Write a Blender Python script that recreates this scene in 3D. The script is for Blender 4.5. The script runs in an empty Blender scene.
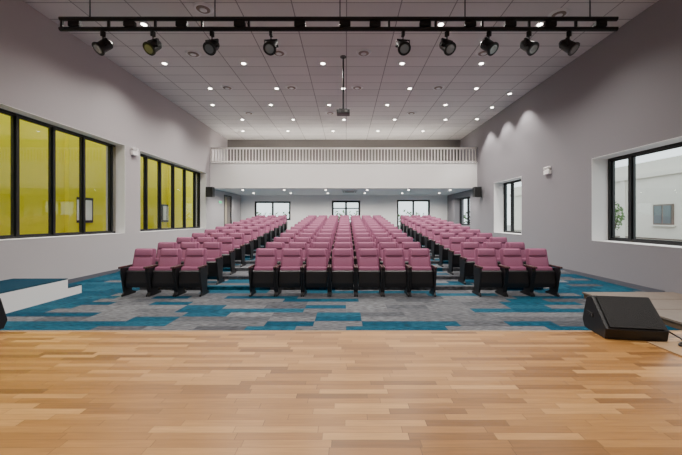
import bpy, bmesh, math, random
from mathutils import Vector, Matrix
random.seed(4)
scn = bpy.context.scene
COL = scn.collection

# ---------------------------------------------------------------- materials
def mat(name, color, rough=0.6, metal=0.0, emit=None, estr=0.0, bump=0.0, bscale=40.0, var=0.0, spec=0.5):
    m = bpy.data.materials.new(name); m.use_nodes = True
    nt = m.node_tree; b = nt.nodes['Principled BSDF']
    b.inputs['Base Color'].default_value = (*color, 1)
    b.inputs['Roughness'].default_value = rough
    b.inputs['Metallic'].default_value = metal
    b.inputs['Specular IOR Level'].default_value = spec
    if emit:
        b.inputs['Emission Color'].default_value = (*emit, 1)
        b.inputs['Emission Strength'].default_value = estr
    if bump or var:
        tc = nt.nodes.new('ShaderNodeTexCoord')
        nz = nt.nodes.new('ShaderNodeTexNoise'); nz.inputs['Scale'].default_value = bscale
        nz.inputs['Detail'].default_value = 4
        nt.links.new(tc.outputs['Object'], nz.inputs['Vector'])
        if bump:
            bp = nt.nodes.new('ShaderNodeBump'); bp.inputs['Strength'].default_value = bump
            bp.inputs['Distance'].default_value = 0.01
            nt.links.new(nz.outputs['Fac'], bp.inputs['Height'])
            nt.links.new(bp.outputs['Normal'], b.inputs['Normal'])
        if var:
            mx = nt.nodes.new('ShaderNodeMixRGB'); mx.blend_type = 'MIX'
            mx.inputs[1].default_value = (*[c*(1-var) for c in color], 1)
            mx.inputs[2].default_value = (*[min(1, c*(1+var)) for c in color], 1)
            nt.links.new(nz.outputs['Fac'], mx.inputs[0])
            nt.links.new(mx.outputs[0], b.inputs['Base Color'])
    return m

class NG:
    def __init__(s, nt): s.nt = nt
    def n(s, t, **k):
        nd = s.nt.nodes.new(t)
        for a, v in k.items(): setattr(nd, a, v)
        return nd
    def put(s, sock, v):
        if isinstance(v, (int, float)): sock.default_value = v
        elif isinstance(v, tuple): sock.default_value = v
        else: s.nt.links.new(v, sock)
    def math(s, op, a, b=0.0, c=None):
        nd = s.n('ShaderNodeMath', operation=op)
        s.put(nd.inputs[0], a); s.put(nd.inputs[1], b)
        if c is not None: s.put(nd.inputs[2], c)
        return nd.outputs[0]
    def comb(s, x, y, z=0.0):
        nd = s.n('ShaderNodeCombineXYZ')
        s.put(nd.inputs[0], x); s.put(nd.inputs[1], y); s.put(nd.inputs[2], z)
        return nd.outputs[0]
    def wn(s, vec):
        nd = s.n('ShaderNodeTexWhiteNoise', noise_dimensions='3D'); s.put(nd.inputs['Vector'], vec)
        return nd.outputs['Value']
    def mix(s, f, a, b):
        nd = s.n('ShaderNodeMixRGB'); s.put(nd.inputs[0], f); s.put(nd.inputs[1], a); s.put(nd.inputs[2], b)
        return nd.outputs[0]
    def ramp(s, f, stops, interp='LINEAR'):
        nd = s.n('ShaderNodeValToRGB'); nd.color_ramp.interpolation = interp
        cr = nd.color_ramp
        while len(cr.elements) < len(stops): cr.elements.new(0.5)
        for e, (p, c) in zip(cr.elements, stops): e.position = p; e.color = (*c, 1)
        s.put(nd.inputs[0], f); return nd.outputs[0]

def posxyz(g):
    geo = g.n('ShaderNodeNewGeometry'); sp = g.n('ShaderNodeSeparateXYZ')
    g.nt.links.new(geo.outputs['Position'], sp.inputs[0])
    return sp.outputs[0], sp.outputs[1], sp.outputs[2], geo.outputs['Position']

def carpet_material():
    m = bpy.data.materials.new('carpet_tiles'); m.use_nodes = True
    nt = m.node_tree; g = NG(nt); b = nt.nodes['Principled BSDF']
    x, y, z, P = posxyz(g)
    row = g.math('FLOOR', g.math('DIVIDE', y, 0.25))
    off = g.math('MULTIPLY', g.math('FLOOR', g.math('MULTIPLY', g.wn(g.comb(row, 3.1, 1.7)), 3.0)), 0.3333)
    cx = g.math('FLOOR', g.math('ADD', g.math('DIVIDE', x, 0.75), off))
    r1 = g.wn(g.comb(cx, row, 5.5))
    nz = g.n('ShaderNodeTexNoise'); nz.inputs['Scale'].default_value = 1.0; nz.inputs['Detail'].default_value = 1
    nt.links.new(g.comb(g.math('MULTIPLY', g.math('SUBTRACT', cx, off), 0.62), g.math('MULTIPLY', row, 0.55), 4.0), nz.inputs['Vector'])
    v = g.math('ADD', g.math('MULTIPLY', nz.outputs['Fac'], 1.3), g.math('MULTIPLY', r1, 0.35))
    edge = g.math('MULTIPLY', g.math('GREATER_THAN', g.math('ABSOLUTE', x), 5.0), 0.22)
    v = g.math('ADD', v, edge)
    blue = g.math('GREATER_THAN', v, 0.86)
    r2 = g.wn(g.comb(cx, row, 9.2))
    grey = g.ramp(r2, [(0.0, (0.055, 0.058, 0.068)), (1.0, (0.125, 0.128, 0.138))])
    blu = g.ramp(r2, [(0.0, (0.004, 0.038, 0.070)), (1.0, (0.012, 0.072, 0.112))])
    colr = g.mix(blue, grey, blu)
    fn = g.n('ShaderNodeTexNoise'); fn.inputs['Scale'].default_value = 1.0; fn.inputs['Detail'].default_value = 3
    mp = g.n('ShaderNodeVectorMath', operation='MULTIPLY'); nt.links.new(P, mp.inputs[0]); mp.inputs[1].default_value = (8, 45, 14)
    nt.links.new(mp.outputs[0], fn.inputs['Vector'])
    shade = g.math('MAXIMUM', 0.25, g.math('ADD', g.math('MULTIPLY', fn.outputs['Fac'], 3.0), -0.5))
    sc = g.n('ShaderNodeVectorMath', operation='SCALE'); nt.links.new(colr, sc.inputs[0]); nt.links.new(shade, sc.inputs['Scale'])
    nt.links.new(sc.outputs[0], b.inputs['Base Color'])
    b.inputs['Roughness'].default_value = 0.95; b.inputs['Specular IOR Level'].default_value = 0.1
    return m

def wood_material():
    m = bpy.data.materials.new('maple_stage_planks'); m.use_nodes = True
    nt = m.node_tree; g = NG(nt); b = nt.nodes['Principled BSDF']
    x, y, z, P = posxyz(g)
    W = 0.05; L = 0.40
    yy = g.math('DIVIDE', y, W); row = g.math('FLOOR', yy)
    off = g.math('MULTIPLY', g.wn(g.comb(row, 1.3, 0.2)), 7.0)
    xx = g.math('ADD', g.math('DIVIDE', x, L), off); cx = g.math('FLOOR', xx)
    r = g.wn(g.comb(cx, row, 2.0))
    base = g.ramp(r, [(0.0, (0.20, 0.088, 0.022)), (0.25, (0.30, 0.138, 0.036)), (0.7, (0.385, 0.188, 0.054)), (1.0, (0.50, 0.268, 0.090))])
    nz = g.n('ShaderNodeTexNoise'); nz.inputs['Scale'].default_value = 1; nz.inputs['Detail'].default_value = 5
    v2 = g.comb(g.math('ADD', g.math('MULTIPLY', x, 5.0), g.math('MULTIPLY', r, 30)), g.math('MULTIPLY', y, 70.0), r)
    nt.links.new(v2, nz.inputs['Vector'])
    sh = g.math('ADD', g.math('MULTIPLY', nz.outputs['Fac'], 0.6), 0.66)
    fy = g.math('FRACT', yy); fx = g.math('FRACT', xx)
    gy = g.math('LESS_THAN', fy, 0.045); gx = g.math('LESS_THAN', fx, 0.008)
    gap = g.math('MAXIMUM', gy, gx)
    sh = g.math('MULTIPLY', sh, g.math('SUBTRACT', 1.0, g.math('MULTIPLY', gap, 0.45)))
    sc = g.n('ShaderNodeVectorMath', operation='SCALE'); nt.links.new(base, sc.inputs[0]); nt.links.new(sh, sc.inputs['Scale'])
    nt.links.new(sc.outputs[0], b.inputs['Base Color'])
    b.inputs['Roughness'].default_value = 0.34
    return m

def ceiling_material():
    m = bpy.data.materials.new('ceiling_tile_grid'); m.use_nodes = True
    nt = m.node_tree; g = NG(nt); b = nt.nodes['Principled BSDF']
    x, y, z, P = posxyz(g)
    fx = g.math('FRACT', g.math('DIVIDE', x, 1.2)); fy = g.math('FRACT', g.math('DIVIDE', y, 0.6))
    gap = g.math('MAXIMUM', g.math('LESS_THAN', fx, 0.020), g.math('LESS_THAN', fy, 0.036))
    r = g.wn(g.comb(g.math('FLOOR', g.math('DIVIDE', x, 1.2)), g.math('FLOOR', g.math('DIVIDE', y, 0.6)), 0.3))
    t = g.ramp(r, [(0, (0.60, 0.585, 0.57)), (1, (0.67, 0.65, 0.635))])
    nt.links.new(g.mix(gap, t, (0.25, 0.24, 0.235, 1)), b.inputs['Base Color'])
    b.inputs['Roughness'].default_value = 0.8
    return m

def glass_material():
    m = bpy.data.materials.new('window_glass'); m.use_nodes = True
    nt = m.node_tree; nt.nodes.clear()
    o = nt.nodes.new('ShaderNodeOutputMaterial'); mx = nt.nodes.new('ShaderNodeMixShader')
    t = nt.nodes.new('ShaderNodeBsdfTransparent'); gl = nt.nodes.new('ShaderNodeBsdfGlossy')
    gl.inputs['Roughness'].default_value = 0.02; t.inputs[0].default_value = (0.95, 0.98, 0.96, 1)
    mx.inputs[0].default_value = 0.04
    nt.links.new(t.outputs[0], mx.inputs[1]); nt.links.new(gl.outputs[0], mx.inputs[2]); nt.links.new(mx.outputs[0], o.inputs[0])
    return m

M_wall = mat('wall_paint_grey', (0.44, 0.41, 0.42), 0.7, bump=0.05, bscale=30, var=0.03)
M_wallR = mat('wall_paint_grey_shaded', (0.235, 0.222, 0.242), 0.7, bump=0.05, bscale=30, var=0.03)  # same paint as M_wall; backlit shade of the right wall put into the colour
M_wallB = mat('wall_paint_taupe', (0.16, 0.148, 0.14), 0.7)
M_white = mat('white_paint', (0.86, 0.84, 0.83), 0.6)
M_reveal = mat('reveal_paint', (0.84, 0.82, 0.82), 0.6)
M_frame = mat('black_window_frame', (0.006, 0.007, 0.008), 0.4)
M_black = mat('black_plastic', (0.008, 0.008, 0.010), 0.42)
M_blackmetal = mat('black_metal', (0.007, 0.007, 0.008), 0.45, 0.2)
M_pink = mat('pink_upholstery', (0.270, 0.092, 0.165), 0.85, bump=0.3, bscale=120, var=0.16, spec=0.2)
M_pink2 = mat('pink_upholstery_panel', (0.335, 0.124, 0.210), 0.85, bump=0.3, bscale=120, var=0.16, spec=0.2)
M_arm = mat('armrest_brown', (0.06, 0.022, 0.022), 0.4)
M_yellow = mat('yellow_render', (0.86, 0.74, 0.0), 0.8, var=0.05, bscale=1.5)
M_base = mat('baseboard_dark', (0.10, 0.10, 0.12), 0.5)
M_carpet = carpet_material(); M_wood = wood_material(); M_ceil = ceiling_material(); M_glass = glass_material()
M_lamp = mat('lamp_emitter', (1, 1, 1), 0.5, emit=(1.0, 0.93, 0.82), estr=22)
M_lens = mat('lamp_lens', (0.35, 0.36, 0.36), 0.15, 0.6)
M_trim = mat('white_metal_trim', (0.7, 0.7, 0.7), 0.4)
M_brown = mat('diffuser_bronze', (0.22, 0.17, 0.14), 0.5, 0.3)
M_beige = mat('beige_render', (0.80, 0.76, 0.68), 0.85, var=0.08, bscale=2)
M_ply = mat('plywood', (0.36, 0.23, 0.12), 0.6, var=0.15, bscale=8)
M_greytop = mat('platform_laminate', (0.19, 0.15, 0.12), 0.6, var=0.15, bscale=6)
M_rail = mat('railing_paint', (0.87, 0.83, 0.80), 0.45)
M_grille = mat('speaker_grille', (0.016, 0.016, 0.017), 0.55, 0.3, bump=0.8, bscale=200)
M_leaf = mat('leaf_green', (0.10, 0.22, 0.04), 0.6, var=0.4, bscale=6)
M_bark = mat('bark', (0.12, 0.08, 0.05), 0.9)
M_ground = mat('paving', (0.35, 0.34, 0.32), 0.9, var=0.1, bscale=3)
M_bluecarpet = mat('blue_carpet', (0.005, 0.035, 0.062), 0.95, bump=0.3, bscale=150, var=0.15, spec=0.1)

# ---------------------------------------------------------------- mesh builder
class B:
    def __init__(s): s.bm = bmesh.new()
    def _merge(s, b2, mi, M=None, smooth=False):
        if M is not None: bmesh.ops.transform(b2, matrix=M, verts=b2.verts)
        for f in b2.faces: f.material_index = mi; f.smooth = smooth
        me = bpy.data.meshes.new('tmp'); b2.to_mesh(me); b2.free()
        s.bm.from_mesh(me); bpy.data.meshes.remove(me)
    def box(s, x0, x1, y0, y1, z0, z1, mi=0, bev=0.0, seg=2, M=None, smooth=False, taper=None):
        b2 = bmesh.new()
        r = bmesh.ops.create_cube(b2, size=1.0)
        for v in b2.verts:
            tx = 1.0
            if taper and v.co.z > 0: tx = taper
            v.co = Vector(((x0+x1)/2 + v.co.x*(x1-x0)*tx, (y0+y1)/2 + v.co.y*(y1-y0), (z0+z1)/2 + v.co.z*(z1-z0)))
        if bev: bmesh.ops.bevel(b2, geom=b2.edges[:], offset=bev, segments=seg, affect='EDGES', profile=0.5)
        s._merge(b2, mi, M, smooth)
    def cyl(s, p0, p1, r, mi=0, seg=12, r2=None, M=None, caps=True):
        p0 = Vector(p0); p1 = Vector(p1); d = p1-p0
        b2 = bmesh.new()
        bmesh.ops.create_cone(b2, cap_ends=caps, segments=seg, radius1=r, radius2=r if r2 is None else r2, depth=d.length)
        q = Vector((0, 0, 1)).rotation_difference(d.normalized()).to_matrix().to_4x4()
        MM = Matrix.Translation((p0+p1)/2) @ q
        if M is not None: MM = M @ MM
        s._merge(b2, mi, MM, False)
    def prism(s, pts, a0, a1, axis='x', mi=0, M=None, bev=0.0):
        b2 = bmesh.new()
        def co(p, a):
            return Vector((a, p[0], p[1])) if axis == 'x' else (Vector((p[0], a, p[1])) if axis == 'y' else Vector((p[0], p[1], a)))
        v0 = [b2.verts.new(co(p, a0)) for p in pts]; v1 = [b2.verts.new(co(p, a1)) for p in pts]
        b2.faces.new(v0); b2.faces.new(list(reversed(v1)))
        n = len(pts)
        for i in range(n): b2.faces.new([v0[i], v1[i], v1[(i+1) % n], v0[(i+1) % n]])
        bmesh.ops.recalc_face_normals(b2, faces=b2.faces[:])
        if bev: bmesh.ops.bevel(b2, geom=b2.edges[:], offset=bev, segments=2, affect='EDGES', profile=0.5)
        s._merge(b2, mi, M)
    def mesh(s, name, mats):
        me = bpy.data.meshes.new(name); s.bm.to_mesh(me); s.bm.free()
        for m in mats: me.materials.append(m)
        return me
    def obj(s, name, mats, loc=(0, 0, 0), rot=(0, 0, 0), parent=None):
        o = bpy.data.objects.new(name, s.mesh(name, mats)); o.location = loc; o.rotation_euler = rot
        COL.objects.link(o)
        if parent: o.parent = parent
        return o
def inst(name, me, loc, rot=(0, 0, 0), parent=None):
    o = bpy.data.objects.new(name, me); o.location = loc; o.rotation_euler = rot; COL.objects.link(o)
    if parent: o.parent = parent
    return o

XL, XR = -7.0, 6.76
ZC = 6.36
YB = 22.0      # rear wall below balcony
YU = 19.5      # rear wall above balcony
YS = -3.0
def wall(name, axis, a0, a1, lo, hi, z0, z1, holes, mats):
    us = sorted(set([lo, hi] + [h[0] for h in holes] + [h[1] for h in holes]))
    zs = sorted(set([z0, z1] + [h[2] for h in holes] + [h[3] for h in holes]))
    b = B()
    for i in range(len(us)-1):
        for j in range(len(zs)-1):
            uc = (us[i]+us[i+1])/2; zc = (zs[j]+zs[j+1])/2
            if any(h[0] < uc < h[1] and h[2] < zc < h[3] for h in holes): continue
            if axis == 'x': b.box(a0, a1, us[i], us[i+1], zs[j], zs[j+1])
            else: b.box(us[i], us[i+1], a0, a1, zs[j], zs[j+1])
    return b.obj(name, mats)

L1 = (4.6, 10.45, 1.19, 3.98); L2 = (11.2, 16.5, 1.19, 3.98); L3 = (19.0, 20.1, 0.88, 3.0)
R1 = (5.2, 9.07, 1.04, 3.30); R2 = (12.7, 15.07, 1.04, 3.30); R3 = (18.0, 20.6, 1.3, 2.95)
wall('wall_left', 'x', XL-0.6, XL, YS, YB, -0.2, ZC, [L1, L2, L3], [M_wall])
wall('wall_right', 'x', XR, XR+0.6, YS, YB, -0.2, ZC, [R1, R2, R3], [M_wallR])
K1 = (-6.1, -3.7, 1.6, 2.85); K2 = (-0.95, 0.95, 0.88, 2.9); K3 = (3.4, 5.6, 0.88, 2.95)
wall('wall_rear', 'y', YB, YB+0.3, XL-0.6, XR+0.6, -0.2, ZC, [K1, K2, K3], [M_white])
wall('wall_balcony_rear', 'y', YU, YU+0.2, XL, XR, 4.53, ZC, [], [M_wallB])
wall('wall_stage_rear', 'y', YS-0.3, YS, XL-0.6, XR+0.6, -0.2, ZC, [], [M_wall])
b = B(); b.box(XL-0.6, XR+0.6, YS-0.3, YB+0.3, ZC, ZC+0.2); b.obj('ceiling', [M_ceil])

# terraced floor in the seating zone, ramped side aisles
ROW0, PITCH, NR, RISE = 7.12, 0.9, 12, 0.08
b = B()
XA, XB = -4.75, 4.55
b.box(XL-0.6, XR+0.6, YS-0.3, ROW0+PITCH-0.42, -0.2, 0)
for k in range(1, NR):
    y0 = ROW0+PITCH*k-0.42; y1 = y0+PITCH if k < NR-1 else YB+0.3
    b.box(XA, XB, y0, y1, -0.2, RISE*k)
yr0 = ROW0+PITCH-0.42; yr1 = 10.0; yr2 = ROW0+PITCH*(NR-1)-0.42
for xa, xb in ((XL-0.6, XA), (XB, XR+0.6)):
    b.prism([(yr0, -0.2), (yr0, 0), (yr1, 0.02), (yr2, RISE*(NR-1)), (YB+0.3, RISE*(NR-1)), (YB+0.3, -0.2)], xa, xb, 'x', 0)
b.obj('floor', [M_carpet])
def fz(k): return RISE*k

# stage
b = B(); b.box(XL, XR, YS, 2.95, 0.0, 0.61, 0); b.box(XL, XR, 2.95, 2.98, 0.0, 0.612, 1)
b.obj('stage_floor', [M_wood, M_ply])

b = B(); b.box(XL, XL+0.015, 7.4, YB, -0.05, 0.11); b.obj('baseboard_left', [M_base])
b = B(); b.box(XR-0.015, XR, 7.0, YB, -0.05, 0.11); b.obj('baseboard_right', [M_base])

# left landing + step
b = B()
b.box(XL+0.002, -5.87, 2.99, 6.92, 0, 0.36, 0); b.box(XL+0.002, -5.85, 2.99, 6.94, 0.36, 0.38, 1); b.box(-5.87, -5.85, 2.99, 6.94, 0.0, 0.36, 0)
b.box(XL+0.002, -5.85, 6.94, 7.3, 0, 0.17, 0); b.box(XL+0.002, -5.85, 6.94, 7.3, 0.17, 0.19, 1)
b.obj('side_landing', [M_white, M_bluecarpet])
b = B()
b.box(4.9, XR-0.002, 3.1, 6.8, 0, 0.09, 1); b.box(4.88, XR-0.002, 3.1, 6.82, 0.09, 0.12, 0)
for yy in (3.9, 4.7, 5.5, 6.2): b.box(4.88, XR-0.002, yy, yy+0.012, 0.118, 0.123, 1)
b.obj('wooden_platform', [M_greytop, M_bark])

# ---------------------------------------------------------------- balcony
e = 0.003
b = B()
b.box(XL+e, XR-e, 17.0, 17.2, 3.25, 4.53, 0)
b.box(XL+e, XR-e, 17.2, YB-e, 3.25, 3.5, 0)
b.box(XL+e, XR-e, 17.2, YU-e, 4.3, 4.53, 0)
b.box(XL+e, XR-e, 16.97, 17.23, 4.53, 4.57, 0)
b.obj('balcony', [M_white])
b = B()
n = 84
for i in range(n+1):
    x = XL+0.05+(XR-XL-0.1)*i/n
    b.box(x-0.020, x+0.020, 17.06, 17.10, 4.57, 5.30)
b.box(XL+e, XR-e, 17.05, 17.11, 4.62, 4.66)
b.box(XL+e, XR-e, 17.04, 17.12, 5.28, 5.36)
b.obj('balcony_railing', [M_rail])

# ---------------------------------------------------------------- windows
def window_x(name, xg, y0, y1, z0, z1, mull, fw=0.06, sash=True, tr=None):
    b = B(); dx = 0.05
    b.box(xg-dx, xg+dx, y0, y1, z0, z0+fw, 0); b.box(xg-dx, xg+dx, y0, y1, z1-fw, z1, 0)
    for y in mull:
        w = fw*1.1
        ya = max(y0, y-w/2); yb = min(y1, y+w/2)
        if yb-ya < 0.03: ya, yb = (y0, y0+fw) if y <= y0 else (y1-fw, y1)
        b.box(xg-dx*1.3, xg+dx*1.3, ya, yb, z0+fw, z1-fw, 0)
    b.box(xg-0.005, xg+0.005, y0+fw, y1-fw, z0+fw, z1-fw, 1)
    ys = sorted(mull)
    if sash:
        for a, c in zip(ys[:-1], ys[1:]):
            a2 = a+fw*0.7; c2 = c-fw*0.7; s = 0.03
            b.box(xg-0.03, xg+0.03, a2, a2+s, z0+fw, z1-fw, 0); b.box(xg-0.03, xg+0.03, c2-s, c2, z0+fw, z1-fw, 0)
            b.box(xg-0.03, xg+0.03, a2, c2, z0+fw, z0+fw+s, 0); b.box(xg-0.03, xg+0.03, a2, c2, z1-fw-s, z1-fw, 0)
    return b.obj(name, [M_frame, M_glass])
window_x('window_1', XL-0.35, L1[0], L1[1], L1[2], L1[3], [4.6, 5.5, 6.4, 7.33, 8.25, 9.2, 10.3], 0.06)
window_x('window_2', XL-0.35, L2[0], L2[1], L2[2], L2[3], [11.2, 12.1, 13.0, 14.0, 15.0, 16.0, 16.47], 0.06)
window_x('window_3', XR+0.5, R1[0], R1[1], R1[2], R1[3], [5.2, 8.38, 9.02], 0.075)
window_x('window_4', XR+0.5, R2[0], R2[1], R2[2], R2[3], [12.7, 14.4, 15.05], 0.06)
window_x('window_5', XR+0.4, R3[0], R3[1], R3[2], R3[3], [18.0, 19.3, 20.6], 0.06)
def reveal_x(name, xa, xb, H, t=0.012):
    b = B(); y0, y1, z0, z1 = H
    b.box(xa, xb, y0, y1, z0, z0+t); b.box(xa, xb, y0, y1, z1-t, z1)
    b.box(xa, xb, y0, y0+t, z0+t, z1-t); b.box(xa, xb, y1-t, y1, z0+t, z1-t)
    return b.obj(name, [M_reveal])
reveal_x('trim_1', XL-0.285, XL+0.006, L1); reveal_x('trim_2', XL-0.285, XL+0.006, L2)
reveal_x('trim_3', XR-0.006, XR+0.43, R1); reveal_x('trim_4', XR-0.006, XR+0.43, R2)

def window_y(name, yg, x0, x1, z0, z1, mull, fw=0.07, door=False):
    b = B()
    b.box(x0, x1, yg-0.05, yg+0.05, z1-fw, z1, 0); b.box(x0, x1, yg-0.05, yg+0.05, z0, z0+fw, 0)
    for x in mull:
        xa = min(max(x-fw/2, x0), x1-fw)
        b.box(xa, xa+fw, yg-0.06, yg+0.06, z0+fw, z1-fw, 0)
    b.box(x0+fw, x1-fw, yg-0.005, yg+0.005, z0+fw, z1-fw, 1)
    if door:
        b.box(x0, x1, yg-0.05, yg+0.05, z1-0.55, z1-0.48, 0)
        for s in (-0.1, 0.1):
            b.cyl((s, yg-0.1, z0+0.9), (s, yg-0.1, z0+1.3), 0.015, 2)
    return b.obj(name, [M_frame, M_glass, M_trim])
window_y('window_6', YB+0.1, K1[0], K1[1], K1[2], K1[3], [-6.1, -4.9, -3.7], 0.11)
window_y('door_1', YB+0.1, K2[0], K2[1], K2[2], K2[3], [-0.95, 0, 0.95], 0.13, door=True)
window_y('door_2', YB+0.1, K3[0], K3[1], K3[2], K3[3], [3.4, 4.5, 5.6], 0.11)
b = B(); b.box(XL-0.3, XL-0.25, L3[0], L3[1], L3[2], L3[3], 0)
b.box(XL-0.05, XL+0.02, L3[0]-0.06, L3[0], L3[2], L3[3], 1); b.box(XL-0.05, XL+0.02, L3[1], L3[1]+0.06, L3[2], L3[3], 1)
b.box(XL-0.05, XL+0.02, L3[0]-0.06, L3[1]+0.06, L3[3], L3[3]+0.06, 1); b.cyl((XL-0.2, L3[0]+0.12, 1.75), (XL-0.2, L3[0]+0.12, 1.95), 0.015, 1)
b.obj('door_3', [mat('door_beige', (0.55, 0.48, 0.36), 0.5), M_frame])

# ---------------------------------------------------------------- outside
b = B(); b.box(-13, -10.4, 0, 26, -0.2, 6.0, 0)
for yy in (5.2, 8.7, 12.2, 15.7, 19.2): b.box(-10.4, -10.25, yy, yy+0.35, -0.2, 6, 0)
for yy in (12.6, 18.6):
    b.box(-10.4, -10.34, yy, yy+0.9, 1.5, 2.5, 1); b.box(-10.36, -10.33, yy+0.08, yy+0.4, 1.6, 2.4, 2); b.box(-10.36, -10.33, yy+0.5, yy+0.82, 1.6, 2.4, 2)
b.obj('yellow_facade', [M_yellow, M_frame, M_white])
b = B(); b.box(-80, 80, -40, 120, -0.5, -0.25); b.obj('ground', [M_ground])
b = B()
for i in range(2600):
    c = Vector((random.uniform(-10, 10), random.uniform(26.0, 26.8), random.uniform(-0.25, 2.15+0.25*math.sin(i*0.7)))); s = 0.14
    a = Vector((random.uniform(-1, 1), random.uniform(-1, 1), random.uniform(-1, 1))).normalized()
    t = a.orthogonal().normalized(); u = a.cross(t)
    b.bm.faces.new([b.bm.verts.new(c+t*s), b.bm.verts.new(c+u*s*0.6), b.bm.verts.new(c-t*s), b.bm.verts.new(c-u*s*0.6)])
b.obj('garden_hedge', [M_leaf])
b = B()
b.box(17, 24, 2, 34, -0.25, 4.9, 0)
b.box(16.85, 17, 2, 34, 4.0, 4.25, 0)
b.box(16.93, 17, 2, 34, 0.55, 0.62, 2)
for yy in (9.0, 13.0, 17.1, 21.5, 30.5):
    zz = 1.35
    b.box(16.93, 17.0, yy, yy+1.1, zz, zz+1.1, 2)
    b.box(16.91, 16.94, yy+0.08, yy+0.5, zz+0.08, zz+1.02, 1); b.box(16.91, 16.94, yy+0.6, yy+1.02, zz+0.08, zz+1.02, 1)
    b.box(16.85, 17.0, yy-0.1, yy+1.2, zz-0.08, zz, 0)
for yy in (12.0, 15.9, 20.0, 24): b.box(16.9, 17, yy, yy+0.35, -0.25, 4.0, 0)
b.obj('neighbouring_building', [M_beige, mat('dark_glass', (0.12, 0.16, 0.17), 0.1), M_greytop])
def tree(loc, h, r, name):
    b = B(); b.cyl((0, 0, 0), (0, 0, h*0.6), 0.05, 1, 8, 0.03)
    for i in range(6):
        a = i*1.05; b.cyl((0, 0, h*0.4), (math.cos(a)*r*0.6, math.sin(a)*r*0.6, h*0.75), 0.02, 1, 6, 0.01)
    for i in range(500):
        v = Vector((random.gauss(0, 1), random.gauss(0, 1), random.gauss(0, 1))).normalized()*random.random()**0.4*r
        c = Vector((v.x, v.y, h*0.7+v.z*1.6)); s = 0.06
        a = Vector((random.uniform(-1, 1), random.uniform(-1, 1), random.uniform(-1, 1))).normalized()
        t = a.orthogonal().normalized(); u = a.cross(t)
        vs = [b.bm.verts.new(c+t*s), b.bm.verts.new(c+u*s*0.5), b.bm.verts.new(c-t*s), b.bm.verts.new(c-u*s*0.5)]
        b.bm.faces.new(vs)
    return b.obj(name, [M_leaf, M_bark], loc)
tree((11.6, 14.35, -0.25), 2.9, 0.4, 'garden_tree')

# ---------------------------------------------------------------- chair
def tilt(px, py, pz, ang):
    return Matrix.Translation((px, py, pz)) @ Matrix.Rotation(ang, 4, 'X') @ Matrix.Translation((-px, -py, -pz))
b = B()
T = tilt(0, 0.05, 0.42, math.radians(-13))
b.box(-0.25, 0.25, 0.03, 0.12, 0.42, 1.0, 0, bev=0.044, seg=4, M=T, smooth=True, taper=0.93)
b.box(-0.20, 0.20, 0.006, 0.06, 0.47, 0.80, 1, bev=0.026, seg=3, M=T, smooth=True)
b.box(-0.19, 0.19, 0.000, 0.06, 0.825, 0.975, 1, bev=0.026, seg=3, M=T, smooth=True, taper=0.92)
b.box(-0.215, 0.215, 0.115, 0.15, 0.36, 0.92, 2, bev=0.014, seg=2, M=T, taper=0.92)
T2 = tilt(0, -0.06, 0.22, math.radians(-9))
b.box(-0.225, 0.225, -0.13, -0.01, 0.20, 0.61, 0, bev=0.045, seg=4, M=T2, smooth=True)
b.prism([(-0.155, 0.26), (-0.165, 0.50), (-0.135, 0.53), (-0.06, 0.53), (-0.06, 0.17), (-0.12, 0.17)], -0.228, 0.228, 'x', 2, M=T2, bev=0.010)
b.cyl((-0.25, -0.02, 0.30), (0.25, -0.02, 0.30), 0.018, 3, 8)
for s in (-1, 1):
    xa, xb = (0.24, 0.277) if s > 0 else (-0.277, -0.24)
    b.prism([(-0.20, 0.0), (0.24, 0.0), (0.24, 0.03), (0.10, 0.08), (0.13, 0.58), (-0.22, 0.60), (-0.24, 0.52), (-0.14, 0.08), (-0.20, 0.03)], xa, xb, 'x', 2)
    b.box(xa-0.0, xb+0.0, -0.30, 0.12, 0.60, 0.64, 4, bev=0.012, seg=2)
    b.box(xa+0.006, xb-0.006, 0.06, 0.16, 0.40, 0.62, 3)
chair_me = b.mesh('auditorium_chair', [M_pink, M_pink2, M_black, M_blackmetal, M_arm])
PW = 0.562
for k in range(NR):
    y = ROW0+PITCH*k; z = fz(k)
    for i in range(7): inst('auditorium_chair', chair_me, (-0.07+(i-3)*PW, y, z))
    for i in range(3):
        inst('auditorium_chair', chair_me, (-4.72+(i+0.5)*PW, y, z))
        inst('auditorium_chair', chair_me, (2.80+(i+0.5)*PW, y, z))

# ---------------------------------------------------------------- stage monitor wedges
def wedge(name, loc, rz, w=0.62):
    b = B()
    b.prism([(-0.17, 0.0), (0.15, 0.0), (0.19, 0.07), (0.12, 0.29), (0.04, 0.32), (-0.19, 0.09)], -w/2, w/2, 'x', 0, bev=0.008)
    b.prism([(-0.185, 0.105), (0.025, 0.314), (0.019, 0.32), (-0.193, 0.109)], -w/2+0.03, w/2-0.03, 'x', 1)
    for s in (-1, 1):
        b.box(s*(w/2)-0.006, s*(w/2)+0.006, 0.0, 0.10, 0.13, 0.17, 1, bev=0.004)
    return b.obj(name, [M_black, M_grille], loc, (0, 0, rz))
wedge('stage_monitor_speaker', (2.43, 2.90, 0.612), math.radians(-10), 0.46)
wedge('stage_monitor_speaker', (-3.36, 2.86, 0.612), math.radians(6), 0.47)
b = B(); b.box(2.45, 3.6, 2.36, 2.69, 0.61, 0.620, 0)
for x in (2.7, 2.95, 3.2): b.box(x, x+0.006, 2.36, 2.69, 0.619, 0.622, 1)
b.obj('plywood_board', [M_ply, M_greytop])
cu = bpy.data.curves.new('speaker_cable', 'CURVE'); cu.dimensions = '3D'; cu.bevel_depth = 0.007
sp = cu.splines.new('NURBS'); pts = [(2.66, 2.86, 0.72), (2.78, 2.80, 0.64), (2.74, 2.66, 0.63), (2.57, 2.58, 0.63), (2.75, 2.48, 0.63), (3.1, 2.53, 0.63), (3.5, 2.48, 0.63)]
sp.points.add(len(pts)-1)
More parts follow.
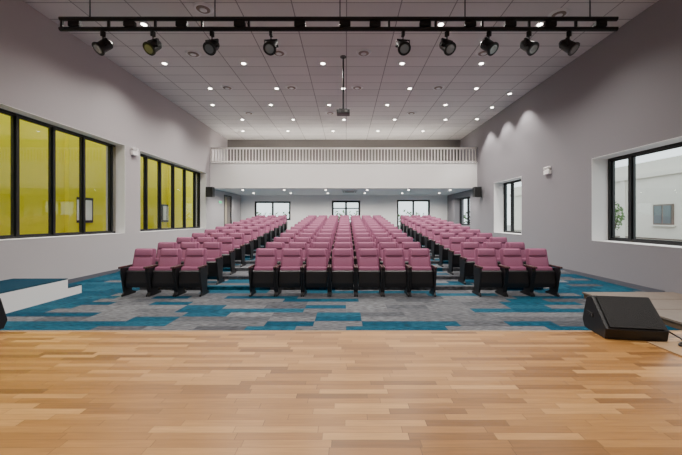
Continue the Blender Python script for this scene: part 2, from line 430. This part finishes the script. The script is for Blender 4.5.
for p, c in zip(sp.points, pts): p.co = (*c, 1)
sp.use_endpoint_u = True; sp.order_u = 3
cu.materials.append(M_black); o = bpy.data.objects.new('speaker_cable', cu); COL.objects.link(o)

# ---------------------------------------------------------------- lighting bar
YT = 6.5; S = 330/YT
def px(x): return (x-346)/S
b = B()
b.cyl((px(60), YT, 5.57), (px(617), YT, 5.57), 0.042, 0, 10)
b.cyl((px(60), YT+0.0, 5.37), (px(617), YT, 5.37), 0.042, 0, 10)
x = px(62)
while x < px(617):
    b.box(x-0.02, x+0.02, YT-0.02, YT+0.02, 5.37, 5.57, 0); x += 0.92
for xx in (75, 130, 182, 240, 300, 345, 375, 425, 470, 510, 550, 600):
    b.box(px(xx)-0.11, px(xx)+0.11, YT-0.05, YT+0.04, 5.41, 5.51, 0, bev=0.01)
for xx in (90, 215, 340, 465, 590):
    b.cyl((px(xx), YT, 5.57), (px(xx), YT, ZC-0.002), 0.012, 0, 6)
b.obj('lighting_bar', [M_blackmetal])
def parcan():
    b = B()
    b.box(-0.03, 0.03, -0.04, 0.04, -0.06, 0.04, 0, bev=0.008)
    b.cyl((0, 0, -0.13), (0, 0, -0.05), 0.012, 0, 8)
    b.box(-0.13, 0.13, -0.02, 0.02, -0.14, -0.125, 0)
    for s in (-1, 1): b.box(s*0.13-0.005, s*0.13+0.005, -0.02, 0.02, -0.28, -0.125, 0); b.cyl((s*0.10, 0, -0.26), (s*0.15, 0, -0.26), 0.022, 0, 8)
    T = Matrix.Translation((0, 0, -0.26)) @ Matrix.Rotation(math.radians(135), 4, 'X')
    b.cyl((0, 0, -0.20), (0, 0, -0.14), 0.05, 0, 20, 0.095, M=T)
    b.cyl((0, 0, -0.14), (0, 0, 0.10), 0.095, 0, 20, 0.11, M=T)
    b.cyl((0, 0, 0.10), (0, 0, 0.125), 0.128, 0, 20, M=T)
    b.cyl((0, 0, 0.125), (0, 0, 0.13), 0.085, 1, 20, M=T)
    for k in range(6):
        a = k*math.pi/3
        b.box(0.094*math.cos(a)-0.006, 0.094*math.cos(a)+0.006, 0.094*math.sin(a)-0.006, 0.094*math.sin(a)+0.006, -0.13, 0.10, 0, M=T)
    return b.mesh('stage_spotlight', [M_blackmetal, M_lens])
pm = parcan()
for xx, rz in ((103, -30), (153, -22), (212, -12), (271, -6), (403, 8), (447, 25), (489, 38), (529, 30), (569, 40)):
    inst('stage_spotlight', pm, (px(xx), YT, 5.285), (0, 0, math.radians(rz)))

# ---------------------------------------------------------------- projector
b = B()
b.cyl((0, 0, 0.1), (0, 0, ZC-4.72), 0.025, 0, 10); b.cyl((0, 0, ZC-4.72-0.02), (0, 0, ZC-4.72), 0.09, 0, 16)
b.box(-0.12, 0.12, -0.1, 0.1, 0.07, 0.10, 0); b.box(-0.19, 0.19, -0.14, 0.14, -0.05, 0.07, 0, bev=0.015)
b.cyl((0.08, -0.17, 0.01), (0.08, -0.13, 0.01), 0.04, 1, 16)
for s in (-0.14, -0.11, -0.08): b.box(s, s+0.01, -0.143, -0.138, -0.02, 0.04, 1)
b.obj('ceiling_projector', [M_black, M_lens], (-0.08, 9.6, 4.72))

# ---------------------------------------------------------------- downlights
b = B(); b.cyl((0, 0, -0.012), (0, 0, 0), 0.085, 0, 20); b.cyl((0, 0, -0.016), (0, 0, -0.011), 0.062, 1, 20)
dl = b.mesh('downlight', [M_trim, M_lamp])
def spotdata(name, e, size, blend=0.6, col=(1, 0.95, 0.88)):
    l = bpy.data.lights.new(name, 'SPOT'); l.energy = e; l.spot_size = math.radians(size); l.spot_blend = blend
    l.color = col; l.shadow_soft_size = 0.06; return l
LA = spotdata('downlight_beam', 400, 140, 0.8); LW = spotdata('downlight_wall_beam', 420, 95, 0.5); LU = spotdata('downlight_low_beam', 250, 165, 0.6)
LS = spotdata('stage_beam', 200, 140, 0.8)
def down(x, y, z, l):
    o = inst('downlight', dl, (x, y, z))
    lo = bpy.data.objects.new('beam', l); lo.location = (0, 0, -0.03); COL.objects.link(lo); lo.parent = o
for j, (y, off) in enumerate(((10.0, 0), (13.6, 0), (11.9, 1.2), (15.6, 1.2), (17.6, 0), (8.0, 1.2), (3.6, 0))):
    for i in range(5):
        x = -5.5+2.4*i+off*0.5
        down(x, y, ZC, LA)
for y in (12.4, 13.9, 15.5): down(6.15, y, ZC, LW)
for y in (1.2, -1.2):
    for x in (-4.2, -1.4, 1.4, 4.2): down(x, y, ZC, LS)
for y in (17.9, 20.0):
    for i in range(6): down(-5.6+2.25*i, y, 3.25, LU)
b = B(); b.cyl((0, 0, -0.03), (0, 0, 0), 0.19, 0, 24, 0.22); b.cyl((0, 0, -0.045), (0, 0, -0.03), 0.13, 1, 24, 0.15); b.cyl((0, 0, -0.06), (0, 0, -0.045), 0.06, 0, 24, 0.08)
df = b.mesh('ceiling_diffuser', [M_trim, M_brown])
for x, y in ((-4.35, 9.4), (0.5, 9.35), (3.9, 9.35), (-1.9, 9.35), (-4.25, 11.8), (-1.95, 11.8), (0.4, 11.8), (3.3, 11.8), (-4.3, 14.6), (-0.7, 14.6), (2.9, 14.6), (-3.2, 7.4), (4.9, 7.6)):
    inst('ceiling_diffuser', df, (x, y, ZC))
b = B(); b.box(-0.42, 0.42, -0.42, 0.42, -0.06, -0.002, 0, bev=0.015); b.box(-0.25, 0.25, -0.25, 0.25, -0.075, -0.055, 1)
for s in (-1, 1): b.box(-0.3, 0.3, s*0.34-0.03, s*0.34+0.03, -0.066, -0.058, 1); b.box(s*0.34-0.03, s*0.34+0.03, -0.3, 0.3, -0.066, -0.058, 1)
b.obj('air_conditioning_cassette', [M_trim, M_brown], (0.2, 18.6, 3.25))

def wsp(x, s):
    b = B(); b.box(-0.17, 0.17, -0.15, 0.15, -0.25, 0.25, 0, bev=0.015); b.box(-0.145, 0.145, -0.158, -0.148, -0.22, 0.22, 1)
    b.box(min(0, s*0.24), max(0, s*0.24), 0.02, 0.08, -0.03, 0.03, 0)
    b.obj('wall_loudspeaker', [M_black, M_grille], (x, 16.4, 3.0))
wsp(XL+0.25, -1); wsp(XR-0.25, 1)
def em(x, y, z, s):
    b = B(); b.box(-0.05, 0.05, -0.14, 0.14, -0.07, 0.07, 0, bev=0.012)
    for q in (-0.09, 0.09): b.cyl((0, q, 0.07), (0, q, 0.12), 0.015, 0, 8); b.cyl((-0.04*s*-1, q, 0.15), (0.05*s*-1, q, 0.13), 0.045, 0, 14, 0.055); 
    b.obj('emergency_light', [M_white], (x+s*0.05*-1, y, z))
em(XL, 10.85, 3.80, -1); em(XR, 11.0, 3.2, 1)
b = B(); b.box(0, 0.03, -0.2, 0.2, -0.08, 0.08, 0, bev=0.006); b.box(0.03, 0.034, -0.18, 0.18, -0.06, 0.06, 1)
b.obj('exit_sign', [M_trim, mat('exit_green', (0.0, 0.3, 0.1), 0.4, emit=(0.05, 0.8, 0.3), estr=1.0)], (XL, 18.3, 2.6))

# ---------------------------------------------------------------- world & camera
w = bpy.data.worlds.new('overcast_sky'); scn.world = w; w.use_nodes = True
bg = w.node_tree.nodes['Background']; bg.inputs[0].default_value = (0.88, 0.94, 1.0, 1); bg.inputs[1].default_value = 2.4
cam = bpy.data.cameras.new('camera'); co = bpy.data.objects.new('camera', cam); COL.objects.link(co)
co.location = (0, 0, 1.61); co.rotation_euler = (math.radians(90), 0, 0)
cam.sensor_width = 36; cam.lens = 330/682*36; cam.shift_x = -5/682; cam.shift_y = -7.5/682
cam.clip_start = 0.05; cam.clip_end = 300
scn.camera = co
